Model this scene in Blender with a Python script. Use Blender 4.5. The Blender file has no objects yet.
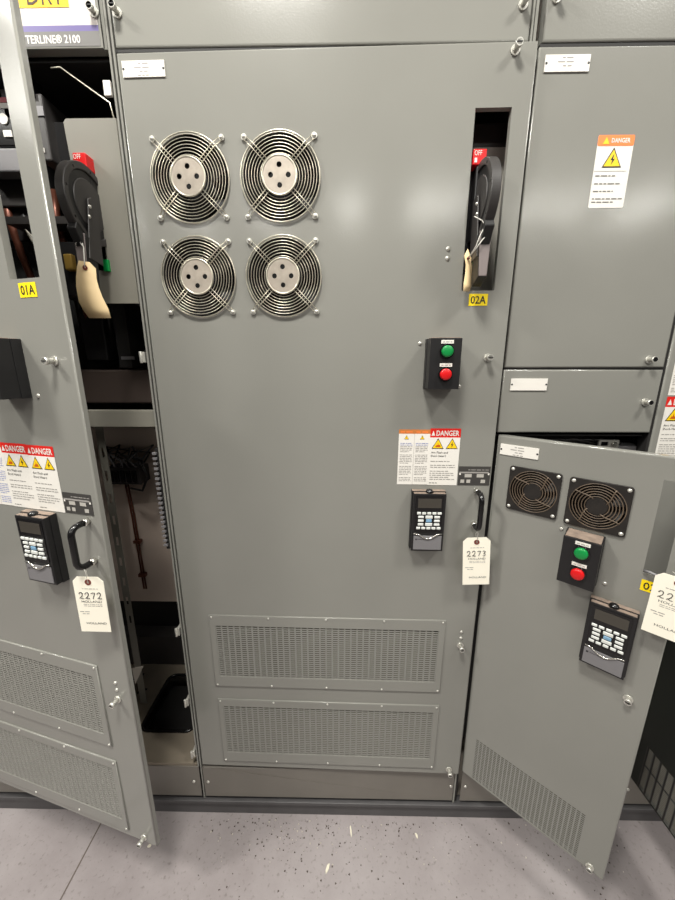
import bpy, bmesh, math, random
from mathutils import Matrix, Vector
R = math.radians
random.seed(7)
scene = bpy.context.scene
COL = scene.collection

# ------------------------------------------------------------------ camera, world, lights, exposure
cam_d = bpy.data.cameras.new('camera')
cam = bpy.data.objects.new('camera', cam_d)
COL.objects.link(cam)
cam.location = (0, -0.83, 1.4358)
cam.rotation_euler = (R(90 - 13.6), 0, R(0.9))
cam_d.sensor_fit = 'VERTICAL'
cam_d.sensor_height = 36
cam_d.sensor_width = 27
cam_d.lens = 36 * 348 / 900
cam_d.clip_start = 0.01
scene.camera = cam

world = bpy.data.worlds.new('world')
scene.world = world
world.use_nodes = True
wn = world.node_tree
bg = wn.nodes['Background']
tc = wn.nodes.new('ShaderNodeTexCoord')
sp = wn.nodes.new('ShaderNodeSeparateXYZ')
rmp = wn.nodes.new('ShaderNodeValToRGB')
mp = wn.nodes.new('ShaderNodeMapRange')
wn.links.new(tc.outputs['Generated'], sp.inputs[0])
wn.links.new(sp.outputs['Z'], mp.inputs['Value'])
mp.inputs['From Min'].default_value = -1
mp.inputs['From Max'].default_value = 1
wn.links.new(mp.outputs[0], rmp.inputs[0])
rmp.color_ramp.elements[0].position = 0.0
rmp.color_ramp.elements[0].color = (.22, .21, .21, 1)
rmp.color_ramp.elements[1].position = 0.75
rmp.color_ramp.elements[1].color = (.62, .60, .56, 1)
e_ = rmp.color_ramp.elements.new(0.47)
e_.color = (.24, .235, .225, 1)
wn.links.new(rmp.outputs[0], bg.inputs['Color'])
bg.inputs['Strength'].default_value = 0.26

scene.view_settings.view_transform = 'Standard'
scene.view_settings.look = 'None'
scene.view_settings.gamma = 1
scene.view_settings.use_curve_mapping = False
scene.view_settings.exposure = 0.0

def area(name, loc, sx, sy, power, col=(1, .98, .915), rot=(0, 0, 0)):
    d = bpy.data.lights.new(name, 'AREA')
    d.shape = 'RECTANGLE'; d.size = sx; d.size_y = sy; d.energy = power; d.color = col
    o = bpy.data.objects.new(name, d); COL.objects.link(o); o.location = loc
    o.rotation_euler = rot
    return o
CEIL = 3.2
for x_ in (-2.6, -1.75, -.95, -.05, .72, 1.08, 1.98, 2.42, 3.05, 3.32):
    area('far_ceiling_lamp', (x_, -3.45, 3.09), .16, .46, 9.5)
for i in range(3):
    area('near_ceiling_lamp', (-2.0 + 1.7 * i, -.95, CEIL), .40, .36, (66, 66, 41)[i])
area('aisle_lamp_left', (-2.9, -1.8, CEIL), .9, 1.25, 40)

# ------------------------------------------------------------------ materials
def srgb(r, g, b):
    def f(c):
        c /= 255.
        return c / 12.92 if c <= .04045 else ((c + .055) / 1.055) ** 2.4
    return (f(r), f(g), f(b), 1)

def mat(name, rgb, rough=.5, metal=0., spec=.5, noise=0., nscale=8., bump=0., bscale=200., rvar=0., coat=0.):
    m = bpy.data.materials.new(name); m.use_nodes = True
    nt = m.node_tree; b = nt.nodes['Principled BSDF']
    c = srgb(*rgb)
    b.inputs['Base Color'].default_value = c
    b.inputs['Roughness'].default_value = rough
    b.inputs['Metallic'].default_value = metal
    b.inputs['Specular IOR Level'].default_value = spec
    b.inputs['Coat Weight'].default_value = coat
    t = nt.nodes.new('ShaderNodeTexCoord')
    if noise or rvar:
        n = nt.nodes.new('ShaderNodeTexNoise'); n.inputs['Scale'].default_value = nscale
        n.inputs['Detail'].default_value = 5
        nt.links.new(t.outputs['Object'], n.inputs['Vector'])
        if noise:
            r = nt.nodes.new('ShaderNodeValToRGB')
            r.color_ramp.elements[0].position = .3; r.color_ramp.elements[1].position = .7
            r.color_ramp.elements[0].color = tuple(min(1, x * (1 - noise)) for x in c[:3]) + (1,)
            r.color_ramp.elements[1].color = tuple(min(1, x * (1 + noise)) for x in c[:3]) + (1,)
            nt.links.new(n.outputs['Fac'], r.inputs[0]); nt.links.new(r.outputs[0], b.inputs['Base Color'])
        if rvar:
            q = nt.nodes.new('ShaderNodeMapRange')
            q.inputs['To Min'].default_value = rough - rvar; q.inputs['To Max'].default_value = rough + rvar
            nt.links.new(n.outputs['Fac'], q.inputs['Value']); nt.links.new(q.outputs[0], b.inputs['Roughness'])
    if bump:
        n2 = nt.nodes.new('ShaderNodeTexNoise'); n2.inputs['Scale'].default_value = bscale
        nt.links.new(t.outputs['Object'], n2.inputs['Vector'])
        bp = nt.nodes.new('ShaderNodeBump'); bp.inputs['Strength'].default_value = bump
        bp.inputs['Distance'].default_value = .002
        nt.links.new(n2.outputs['Fac'], bp.inputs['Height']); nt.links.new(bp.outputs[0], b.inputs['Normal'])
    return m

PAINT = mat('grey_enclosure_paint', (133, 132, 126), .165, noise=.04, nscale=3.5, rvar=.03, bump=.05, bscale=260)
PAINT_LOW = mat('base_cover_paint', (114, 109, 102), .4, noise=.06)
PAINT_IN = mat('inner_frame_paint', (122, 119, 110), .45, noise=.05)
SILL = mat('sill_paint', (76, 74, 75), .5, noise=.15, nscale=14)
INNER = mat('inner_wall_paint', (118, 110, 102), .6, noise=.12, nscale=6)
PAN = mat('dusty_pan', (126, 116, 102), .6, noise=.15, nscale=10)
DARK = mat('dark_interior', (26, 24, 23), .7)
VOID = mat('fan_housing', (12, 11, 11), .8)
FANB = mat('fan_blade', (30, 29, 29), .6)
TANF = mat('tan_filter', (176, 160, 134), .9, noise=.15, nscale=60)
BLACK = mat('black_plastic', (24, 23, 24), .42, noise=.1, nscale=40)
BLACKG = mat('glossy_black_plastic', (16, 15, 16), .22)
DGREY = mat('dark_grey_plastic', (52, 49, 48), .45, noise=.1, nscale=30)
DUST = mat('dusty_plastic_top', (128, 112, 100), .8, noise=.25, nscale=60)
GREYPL = mat('grey_plastic', (118, 116, 118), .45)
GRIP = mat('grip_plastic', (120, 110, 108), .45)
WHITE = mat('white_vinyl', (226, 222, 215), .45)
PAPER = mat('tag_paper', (246, 240, 224), .7)
MANILA = mat('manila_card', (236, 208, 160), .7, noise=.04)
STEEL = mat('wire_steel', (200, 194, 178), .32, metal=.75)
HUB = mat('hub_steel', (170, 160, 148), .42, metal=.4, noise=.12, nscale=60)
CHROME = mat('chrome', (215, 212, 205), .2, metal=.9)
SCREW = mat('screw_steel', (205, 203, 195), .35, metal=.6)
RED = mat('red_plastic', (205, 18, 22), .35)
GREEN = mat('green_plastic', (10, 132, 62), .35)
REDS = mat('red_vinyl', (214, 32, 24), .45)
ORANGES = mat('orange_vinyl', (240, 128, 62), .45)
ORANGED = mat('dark_orange_vinyl', (196, 118, 58), .45)
YELLOW = mat('yellow_vinyl', (248, 218, 10), .45)
AMBER = mat('amber_vinyl', (240, 200, 20), .45)
PURPLE = mat('purple_vinyl', (98, 88, 140), .45)
INK = mat('black_ink', (28, 26, 28), .5)
GINK = mat('grey_ink', (150, 146, 142), .6)
BINK = mat('blue_ink', (130, 140, 190), .6)
LCD = mat('lcd_glass', (64, 60, 54), .25)
KEYW = mat('white_key', (212, 214, 210), .4)
KEYB = mat('blue_key', (120, 160, 190), .4)
COPPER = mat('copper_rod', (98, 56, 42), .4, metal=.5)
RUST = mat('rust_eyelet', (110, 50, 40), .6)
CABLE = mat('black_cable', (18, 17, 17), .4)
YCAB = mat('yellow_cable', (150, 120, 50), .5)
STRING = mat('white_string', (225, 222, 214), .7)
FILTER = mat('dusty_filter', (66, 57, 45), .9, noise=.25, nscale=90)
FANPL = mat('dusty_fan_plastic', (30, 26, 23), .5, noise=.35, nscale=40)
FANRING = mat('dusty_fan_ring', (92, 78, 64), .55, noise=.35, nscale=30)
PLATEK = mat('dark_data_plate', (62, 60, 58), .4)
FLAKE = mat('paint_flake', (215, 208, 190), .7)
MINK = mat('small_print_ink', (112, 110, 106), .5)
DPAINT = mat('grey_paint_with_shade', (48, 50, 46), .3, noise=.05)  # enclosure grey with the shade behind the 02B door put into the colour
FIRE = mat('warning_print', (190, 90, 10), .5)

def floor_mat():
    m = bpy.data.materials.new('painted_concrete'); m.use_nodes = True
    nt = m.node_tree; b = nt.nodes['Principled BSDF']
    t = nt.nodes.new('ShaderNodeTexCoord')
    n = nt.nodes.new('ShaderNodeTexNoise'); n.inputs['Scale'].default_value = 2.2; n.inputs['Detail'].default_value = 9
    n.inputs['Roughness'].default_value = .65
    nt.links.new(t.outputs['Object'], n.inputs['Vector'])
    r = nt.nodes.new('ShaderNodeValToRGB')
    r.color_ramp.elements[0].position = .32; r.color_ramp.elements[0].color = srgb(129, 121, 121)
    r.color_ramp.elements[1].position = .68; r.color_ramp.elements[1].color = srgb(156, 149, 149)
    nt.links.new(n.outputs['Fac'], r.inputs[0])
    v = nt.nodes.new('ShaderNodeTexNoise'); v.inputs['Scale'].default_value = 95; v.inputs['Detail'].default_value = 6
    nt.links.new(t.outputs['Object'], v.inputs['Vector'])
    r2 = nt.nodes.new('ShaderNodeValToRGB')
    r2.color_ramp.elements[0].position = .28; r2.color_ramp.elements[0].color = (.62, .60, .58, 1)
    r2.color_ramp.elements[1].position = .42; r2.color_ramp.elements[1].color = (1, 1, 1, 1)
    nt.links.new(v.outputs['Fac'], r2.inputs[0])
    mx = nt.nodes.new('ShaderNodeMixRGB'); mx.blend_type = 'MULTIPLY'; mx.inputs[0].default_value = .8
    nt.links.new(r.outputs[0], mx.inputs[1]); nt.links.new(r2.outputs[0], mx.inputs[2])
    nt.links.new(mx.outputs[0], b.inputs['Base Color'])
    b.inputs['Roughness'].default_value = .42
    bp = nt.nodes.new('ShaderNodeBump'); bp.inputs['Strength'].default_value = .15; bp.inputs['Distance'].default_value = .003
    nt.links.new(v.outputs['Fac'], bp.inputs['Height']); nt.links.new(bp.outputs[0], b.inputs['Normal'])
    return m
FLOORM = floor_mat()

# ------------------------------------------------------------------ mesh builder (local frame: x along the door, -y outward, z up)
def to_mesh(curve_data):
    o = bpy.data.objects.new('tmp', curve_data); COL.objects.link(o)
    dg = bpy.context.evaluated_depsgraph_get(); dg.update()
    me = bpy.data.meshes.new_from_object(o.evaluated_get(dg))
    vs = [v.co.copy() for v in me.vertices]; fs = [tuple(p.vertices) for p in me.polygons]
    bpy.data.objects.remove(o); bpy.data.curves.remove(curve_data); bpy.data.meshes.remove(me)
    return vs, fs

class MB:
    def __init__(s): s.v = []; s.f = []; s.m = []; s.sm = []; s.mats = []
    def mi(s, m):
        if m not in s.mats: s.mats.append(m)
        return s.mats.index(m)
    def add(s, vs, fs, m, smooth=False):
        k = len(s.v); i = s.mi(m)
        s.v += [tuple(v) for v in vs]
        for f in fs: s.f.append(tuple(k + a for a in f)); s.m.append(i); s.sm.append(smooth)
        return s
    def box(s, x0, x1, y0, y1, z0, z1, m):
        vs = [(x, y, z) for x in (x0, x1) for y in (y0, y1) for z in (z0, z1)]
        return s.add(vs, [(0, 1, 3, 2), (4, 6, 7, 5), (0, 4, 5, 1), (2, 3, 7, 6), (0, 2, 6, 4), (1, 5, 7, 3)], m)
    def loft(s, a, b, m, caps=True):      # two equal point rings
        n = len(a)
        fs = [(i, (i + 1) % n, n + (i + 1) % n, n + i) for i in range(n)]
        if caps: fs += [tuple(range(n))[::-1], tuple(range(n, 2 * n))]
        return s.add(list(a) + list(b), fs, m)
    def rect(s, x0, x1, z0, z1, y, m): return s.add([(x0, y, z0), (x1, y, z0), (x1, y, z1), (x0, y, z1)], [(0, 1, 2, 3)], m)
    def poly(s, pts, y, m): return s.add([(p[0], y, p[1]) for p in pts], [tuple(range(len(pts)))], m)
    def cyl(s, p0, p1, r, m, n=16, r1=None, caps=True):
        p0 = Vector(p0); p1 = Vector(p1); d = (p1 - p0).normalized()
        a = d.orthogonal().normalized(); b = d.cross(a); r1 = r if r1 is None else r1
        c = [a * math.cos(2 * math.pi * i / n) + b * math.sin(2 * math.pi * i / n) for i in range(n)]
        k = len(s.v)
        s.add([p0 + q * r for q in c] + [p1 + q * r1 for q in c], [(i, (i + 1) % n, n + (i + 1) % n, n + i) for i in range(n)], m, True)
        if caps:
            i = s.mi(m)
            s.f += [tuple(k + j for j in range(n))[::-1], tuple(k + n + j for j in range(n))]; s.m += [i, i]; s.sm += [False, False]
        return s
    def dome(s, c, r, h, m, n=12, out=(0, -1, 0)):
        c = Vector(c); d = Vector(out).normalized(); a = d.orthogonal().normalized(); b = d.cross(a)
        vs = []; K = 4
        for k in range(K):
            t = k / K * math.pi / 2
            for i in range(n):
                q = a * math.cos(2 * math.pi * i / n) + b * math.sin(2 * math.pi * i / n)
                vs.append(c + q * r * math.cos(t) + d * h * math.sin(t))
        vs.append(c + d * h)
        fs = [(k * n + i, k * n + (i + 1) % n, (k + 1) * n + (i + 1) % n, (k + 1) * n + i) for k in range(K - 1) for i in range(n)]
        fs += [((K - 1) * n + i, (K - 1) * n + (i + 1) % n, K * n) for i in range(n)]
        return s.add(vs, fs, m, True)
    def tube(s, pts, r, m, n=8, closed=False, flat=1.0):
        pts = [Vector(p) for p in pts]; N = len(pts); vs = []; a = None
        for i, p in enumerate(pts):
            if closed: d = pts[(i + 1) % N] - pts[i - 1]
            else: d = pts[min(i + 1, N - 1)] - pts[max(i - 1, 0)]
            d.normalize()
            if a is None: a = d.orthogonal().normalized()
            a = (a - d * a.dot(d)).normalized(); b = d.cross(a)
            for j in range(n):
                t = 2 * math.pi * j / n
                vs.append(p + a * r * math.cos(t) + b * r * math.sin(t))
        fs = []
        for i in range(N if closed else N - 1):
            for j in range(n):
                i2 = (i + 1) % N
                fs.append((i * n + j, i * n + (j + 1) % n, i2 * n + (j + 1) % n, i2 * n + j))
        if not closed: fs += [tuple(range(n))[::-1], tuple((N - 1) * n + j for j in range(n))]
        return s.add(vs, fs, m, True)
    def ring(s, c, r, rt, m, n=40, k=6):   # circle wire in the xz plane
        return s.tube([(c[0] + r * math.cos(2 * math.pi * i / n), c[1], c[2] + r * math.sin(2 * math.pi * i / n)) for i in range(n)], rt, m, k, True)
    def plate(s, outline, holes, y0, t, m):
        cd = bpy.data.curves.new('tmp', 'CURVE'); cd.dimensions = '2D'; cd.fill_mode = 'BOTH'; cd.extrude = t / 2
        for poly in [outline] + holes:
            sp = cd.splines.new('POLY'); sp.points.add(len(poly) - 1); sp.use_cyclic_u = True
            for p, q in zip(sp.points, poly): p.co = (q[0], q[1], 0, 1)
        vs, fs = to_mesh(cd)
        return s.add([(v.x, y0 + t / 2 - v.z, v.y) for v in vs], fs, m)
    def text(s, txt, x0, x1, z0, z1, y, m, bold=0.0, keep=False, shear=0.0):
        cd = bpy.data.curves.new('tmp', 'FONT'); cd.body = txt; cd.resolution_u = 2; cd.offset = bold; cd.shear = shear
        cd.fill_mode = 'FRONT'
        vs, fs = to_mesh(cd)
        if not vs: return s
        ax, bx = min(v.x for v in vs), max(v.x for v in vs); az, bz = min(v.y for v in vs), max(v.y for v in vs)
        kx = (x1 - x0) / (bx - ax); kz = (z1 - z0) / (bz - az)
        if keep: kx = min(kx, kz)
        ox = x0 + ((x1 - x0) - kx * (bx - ax)) / 2
        return s.add([(ox + (v.x - ax) * kx, y, z0 + (v.y - az) * kz) for v in vs], fs, m)
    def words(s, x0, x1, z, h, y, m, seed=0):      # a line of print too small to read
        rd = random.Random(seed); x = x0
        while x < x1 - h * .6:
            w = min(rd.uniform(1.2, 4.2) * h, x1 - x); s.rect(x, x + w, z, z + h * .62, y, m); x += w + h * .7
        return s
    def build(s, name, parent=None, M=None, bevel=0, seg=2, props=None):
        me = bpy.data.meshes.new(name); me.from_pydata(s.v, [], s.f)
        for m in s.mats: me.materials.append(m)
        me.polygons.foreach_set('material_index', s.m); me.polygons.foreach_set('use_smooth', s.sm)
        bm = bmesh.new(); bm.from_mesh(me); bmesh.ops.remove_doubles(bm, verts=bm.verts, dist=1e-6)
        bmesh.ops.recalc_face_normals(bm, faces=bm.faces); bm.to_mesh(me); bm.free()
        me.update()
        o = bpy.data.objects.new(name, me); COL.objects.link(o)
        if M is not None: o.matrix_world = M
        if parent is not None:
            o.parent = parent
            o.matrix_local = WM[parent.name].inverted() @ (M if M is not None else Matrix())
        WM[o.name] = M.copy() if M is not None else Matrix()
        if bevel:
            b = o.modifiers.new('bevel', 'BEVEL'); b.width = bevel; b.segments = seg; b.limit_method = 'ANGLE'; b.angle_limit = R(50)
            b.harden_normals = False
        for k, v in (props or {}).items(): o[k] = v
        return o
WM = {}
def tag(o, label, cat, group=None):
    o['label'] = label; o['category'] = cat
    if group: o['group'] = group
    return o
def thing(name, loc, label, cat, group=None):
    o = bpy.data.objects.new(name, None); COL.objects.link(o); o.location = loc; o.empty_display_size = .1
    WM[o.name] = Matrix.Translation(loc)
    return tag(o, label, cat, group)
def frame(x, y, ang): return Matrix.Translation((x, y, 0)) @ Matrix.Rotation(R(-ang), 4, 'Z')
def at(M, x=0, y=0, z=0): return M @ Matrix.Translation((x, y, z))
def rectpts(x0, x1, z0, z1): return [(x0, z0), (x1, z0), (x1, z1), (x0, z1)]
def circ(cx, cz, r, n=40): return [(cx + r * math.cos(2 * math.pi * i / n), cz + r * math.sin(2 * math.pi * i / n)) for i in range(n)]
def rrect(x0, x1, z0, z1, r, n=5):
    P = []
    for cx, cz, a0 in ((x1 - r, z1 - r, 0), (x0 + r, z1 - r, 90), (x0 + r, z0 + r, 180), (x1 - r, z0 + r, 270)):
        for i in range(n + 1):
            a = R(a0 + 90 * i / n); P.append((cx + r * math.cos(a), cz + r * math.sin(a)))
    return P

# ------------------------------------------------------------------ the setting
fl = MB().box(-3.2, 3.4, -4.2, .56, -.1, 0, FLOORM).build('floor'); fl['kind'] = 'structure'
jt = MB().box(-.7785, -.7745, -4.0, -.02, 0, .0006, mat('joint_dark', (92, 82, 76), .8)).build('trim_1'); jt['kind'] = 'structure'
wl = MB().box(-3.2, 3.4, .56, .66, 0, CEIL + .1, mat('wall_paint', (196, 192, 184), .8)).build('wall_back'); wl['kind'] = 'structure'

# steel sill running under the whole row
sl = MB().box(-2.3, 2.2, .0, .50, 0, .060, SILL).box(-2.3, 2.2, -.008, .0, .052, .064, SILL)
sl = sl.build('base_channel', bevel=.0015)
tag(sl, 'long dark grey steel channel on the floor under the enclosures', 'base')

# ------------------------------------------------------------------ component builders
I4 = Matrix()
def latch(p, M, x, z, L=.018, r=.0065, tilt=0, name='latch'):
    b = MB()
    b.cyl((0, 0, 0), (0, -.003, 0), r * 1.35, SCREW, 14)
    b.cyl((0, -.003, 0), (0, -L, 0), r * .8, SCREW, 14)
    b.cyl((0, -L * .65, 0), (0, -L, 0), r, SCREW, 14)
    b.box(-r * .8, r * .8, -L - .0006, -L, -r * .14, r * .14, INK)
    return b.build(name, p, at(M, x, 0, z))
def screw(p, M, x, z, y=0, r=.004, name='screw'):
    return MB().dome((0, 0, 0), r, r * .7, SCREW).build(name, p, at(M, x, y, z))
def nameplate(p, M, x0, x1, z0, z1, lines):
    w, h = x1 - x0, z1 - z0
    b = MB().box(0, w, -.0022, 0, 0, h, WHITE)
    for sx in (.03, .97): b.cyl((w * sx, -.0021, h / 2), (w * sx, -.0026, h / 2), .0022, INK, 10)
    for i, (a, c, fr) in enumerate(lines):
        if isinstance(fr, str): b.text(fr, w * a, w * c, h * (.82 - .24 * i) - .002, h * (.82 - .24 * i) + .002, -.0024, GINK)
        else: b.words(w * a, w * c, h * (.78 - .24 * i), h * .13, -.0024, GINK, fr)
    return b.build('nameplate', p, at(M, x0, 0, z0))
NPL = [(.38, .62, 1), (.28, .68, 2), (.40, .60, 3), (.35, .62, 4)]

def warn_tri(b, cx, cz, s, y, kind):
    b.poly([(cx - s, cz - s * .8), (cx + s, cz - s * .8), (cx, cz + s)], y, INK)
    t = .84
    b.poly([(cx - s * t, cz - s * .8 + s * .12), (cx + s * t, cz - s * .8 + s * .12), (cx, cz + s * .80)], y - .0002, AMBER)
    if kind == 'bolt':
        b.poly([(cx + .10 * s, cz + .45 * s), (cx - .22 * s, cz - .15 * s), (cx + .02 * s, cz - .10 * s)], y - .0004, INK)
        b.poly([(cx - .02 * s, cz - .05 * s), (cx + .22 * s, cz - .02 * s), (cx - .10 * s, cz - .58 * s)], y - .0004, INK)
    elif kind == 'mark':
        b.rect(cx - .07 * s, cx + .07 * s, cz - .2 * s, cz + .4 * s, y - .0004, INK); b.rect(cx - .07 * s, cx + .07 * s, cz - .5 * s, cz - .34 * s, y - .0004, INK)
    else:
        b.poly([(cx - .45 * s, cz - .5 * s), (cx - .2 * s, cz - .1 * s), (cx - .1 * s, cz - .25 * s), (cx, cz + .25 * s), (cx + .12 * s, cz - .2 * s), (cx + .3 * s, cz - .05 * s), (cx + .45 * s, cz - .5 * s)], y - .0004, FIRE)

def danger_sheet(b, x0, x1, z0, z1, head=REDS, seed=0, title=('Arc Flash and', 'Shock Hazard'), y=-.0006):
    w = x1 - x0; h = z1 - z0; hh = h * .155
    b.rect(x0, x1, z0, z1 - hh, y, WHITE); b.rect(x0, x1, z1 - hh, z1, y, head)
    b.text('DANGER', x0 + w * .2, x0 + w * .95, z1 - hh * .82, z1 - hh * .22, y - .0004, WHITE, bold=.02)
    cx = x0 + w * .1; b.poly([(cx - w * .06, z1 - hh * .8), (cx + w * .06, z1 - hh * .8), (cx, z1 - hh * .25)], y - .0004, WHITE)
    s = w * .20
    warn_tri(b, x0 + w * .27, z1 - hh - s * 1.12, s, y - .0004, 'fire'); warn_tri(b, x0 + w * .74, z1 - hh - s * 1.12, s, y - .0004, 'bolt')
    zt = z1 - hh - s * 2.35
    for i, t in enumerate(title):
        b.text(t, x0 + w * .06, x0 + w * (.62 if i == 0 else .56), zt - .0055 - i * .0085, zt - i * .0085 - .0005, y - .0004, INK)
    zz = zt - .026; i = 0
    while zz > z0 + .014:
        b.words(x0 + w * .06, x0 + w * (.9 if i % 3 else .7), zz, .0027, y - .0004, GINK, seed * 31 + i); i += 1
        zz -= .0052 if i in (2, 4, 5, 6, 7, 8, 9) else .0098
    b.words(x0 + w * .06, x0 + w * .32, z0 + .005, .002, y - .0004, INK, seed + 9)
def text_sheet(b, x0, x1, z0, z1, head, seed=0, ink=GINK, y=-.0006, cols=2):
    w = x1 - x0; h = z1 - z0; hh = h * .075
    b.rect(x0, x1, z0, z1 - hh, y, WHITE); b.rect(x0, x1, z1 - hh, z1, y, head)
    for c in range(cols):
        a = x0 + w * c / cols; e = x0 + w * (c + 1) / cols
        if c: b.rect(a - .0002, a + .0003, z0, z1 - hh, y - .0004, GINK)
        b.words(a + .004, e - .003, z1 - hh * .75, hh * .5, y - .0004, ORANGES if head is ORANGED else WHITE, seed)
        warn_tri(b, (a + e) / 2, z1 - hh - .009, .0055, y - .0004, 'mark')
        zz = z1 - hh - .024; i = 0
        while zz > z0 + .006:
            if i % 7 != 6: b.words(a + .004, e - .004 - (.008 if i % 7 == 5 else 0), zz, .0022, y - .0004, BINK if i < 2 else ink, seed * 17 + i + c * 50)
            zz -= .0041; i += 1

def keypad(p, M, cx, ztop, label=None):
    F = at(M, cx, 0, ztop)
    W = .041; H = .156
    b = MB(); b.loft([(-W, 0, 0), (W, 0, 0), (W, 0, -H), (-W, 0, -H)], [(-W, -.014, -.001), (W, -.014, -.001), (W, -.014, -H + .001), (-W, -.014, -H + .001)], BLACK)
    b.box(-W + .002, W - .002, -.026, -.014, -H + .002, -.003, BLACK)
    b.box(-W + .0005, W - .0005, -.013, -.001, -.0005, .0006, DUST)
    b.box(-W + .003, W - .003, -.024, -.014, -.0035, -.0022, DUST)
    kp = b.build('keypad', p, F, bevel=.0018)
    MB().box(-.033, .033, -.0275, -.026, -.101, -.008, BLACKG).build('bezel', kp, F)
    MB().box(-.028, .028, -.0282, -.0275, -.038, -.014, LCD).build('screen', kp, F)
    k1 = None
    def key(x, z, w, m, h=.0058):
        MB().box(-w / 2, w / 2, -.0030, 0, -h / 2, h / 2, m).build('key', kp, at(F, x, -.0275, z), bevel=.0008, seg=1)
    for r_ in range(5):
        z = -.0515 - .0098 * r_
        if r_ in (0, 4):
            for c in range(5): key(-.0248 + .0124 * c, z, .0095, KEYW)
        else:
            key(-.0195, z, .0135, KEYW); key(.0195, z, .0135, KEYW); key(0, z, .0170 if r_ != 2 else .0135, KEYB if r_ == 2 else KEYW, .0075)
    c = MB().box(-.0345, .0345, -.0282, -.026, -.150, -.112, GREYPL)
    pts = [(-.0345, -.112), (.0345, -.112), (.0345, -.106), (.018, -.108)] + [(.018 - .006 * i, -.108 - .011 * math.sin(math.pi * i / 6)) for i in range(1, 7)] + [(-.0345, -.106)]
    c.text('Allen-Bradley', -.024, .006, -.1235, -.1195, -.0285, INK)
    c.rect(-.030, -.026, -.1235, -.1195, -.0285, INK)
    c.build('lower_cover', kp, F, bevel=.001)
    arc = [(-.034, -.0285, -.1065), (-.024, -.0285, -.1075)] + [(-.02 + .04 * i / 10, -.0295, -.109 - .010 * math.sin(math.pi * i / 10)) for i in range(11)] + [(.024, -.0285, -.1075), (.034, -.0285, -.1065)]
    MB().tube(arc, .0017, CHROME, 8).build('chrome_trim', kp, F)
    MB().dome((0, -.0165, -.001), .0095, .008, BLACKG, 14, (0, 0, 1)).build('release_button', kp, F)
    return kp

def pushbuttons(p, M, cx, zc):
    F = at(M, cx, 0, zc); w = .033; h = .053
    b = MB(); b.box(-w - .001, w + .001, -.018, 0, -h - .001, h + .001, BLACK)
    b.box(-w, w, -.050, -.018, -h, h, BLACK)
    b.box(-w + .002, w - .002, -.047, -.003, h, h + .0016, DUST)
    bx = b.build('push_button_station', p, F, bevel=.003)
    for z, m, nm in ((.026, GREEN, 'green_button'), (-.0215, RED, 'red_button')):
        MB().cyl((0, -.050, 0), (0, -.0535, 0), .0148, BLACKG, 24).build('button_bezel', bx, at(F, .002, 0, z))
        k = MB().cyl((0, -.0535, 0), (0, -.0585, 0), .0122, m, 24, r1=.0118, caps=False).dome((0, -.0585, 0), .0118, .0025, m, 24)
        k.build(nm, bx, at(F, .002, 0, z))
        MB().box(-.013, .013, -.0512, -.050, -.0036, .0036, WHITE).words(-.010, .010, -.0012, .0026, -.0514, GINK, 3).build('legend_plate', bx, at(F, .002, 0, z + .0195))
    return bx

def pull_handle(p, M, x, z0, z1, dep=.038):
    r = .0062; pts = []
    zm = [(0, z1)]; 
    c = .016
    for i in range(7):
        a = R(90 * i / 6); pts.append((0, -dep + c - c * math.sin(a), z1 - c + c * math.cos(a)))
    lower = [(q[0], q[1], z0 + (z1 - q[2])) for q in pts][::-1]
    full = [(0, -.012, z1)] + pts + lower + [(0, -.012, z0)]
    o = MB().tube([(0, -.010, z1)] + full[1:-1] + [(0, -.010, z0)], r, BLACKG, 12).build('pull_handle', p, at(M, x, 0, 0))
    for z in (z0, z1): MB().cyl((0, 0, z), (0, -.011, z), .0072, CHROME, 14).build('ferrule', o, at(M, x, 0, 0))
    return o

def fan_guard(p, M, cx, cz):
    F = at(M, cx, 0, cz)
    b = MB()
    for i in range(8): b.ring((0, -.008 if i < 7 else -.004, 0), .0405 + (.0815 - .0405) * i / 7, .0007 if i < 7 else .0015, STEEL)
    for sx in (-1, 1):
        for sz in (-1, 1):
            d = Vector((sx, 0, sz)).normalized(); q = Vector((-sz, 0, sx)).normalized() * .0036
            for s_ in (-1, 1):
                b.tube([d * .034 + q * s_ + Vector((0, -.0105, 0)), d * .078 + q * s_ + Vector((0, -.0105, 0)), d * .098 + q * s_ + Vector((0, -.003, 0))], .0009, STEEL, 6)
    g = b.build('fan_guard', p, F)
    h = MB().plate(circ(0, 0, .0345), [circ(dx, dz, .0052, 14) for dx, dz in ((0, .018), (-.018, 0), (.018, 0), (0, -.018))], -.013, .0015, HUB)
    h.ring((0, -.012, 0), .035, .0022, STEEL)
    h.build('hub_plate', g, F)
    for sx in (-1, 1):
        for sz in (-1, 1):
            MB().cyl((0, 0, 0), (0, -.004, 0), .0058, SCREW, 12).dome((0, -.004, 0), .0042, .003, SCREW).build('screw', g, at(F, sx * .0708, 0, sz * .0710))
    f = MB()
    f.cyl((0, .004, 0), (0, .085, 0), .079, VOID, 36, caps=False); f.cyl((0, .085, 0), (0, .087, 0), .079, VOID, 36)
    f.cyl((0, .020, 0), (0, .08, 0), .030, VOID, 24)
    for i in range(5):
        a = 2 * math.pi * i / 5 + .3
        P = []
        for rr, tw, yy in ((.03, 0, .042), (.074, .25, .040), (.076, .85, .064), (.03, .7, .07)):
            P.append(Vector((rr * math.cos(a + tw), yy, rr * math.sin(a + tw))))
        f.loft([v for v in P], [v + Vector((0, .002, 0)) for v in P], FANB)
    f.build('cooling_fan', p, F)

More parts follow.
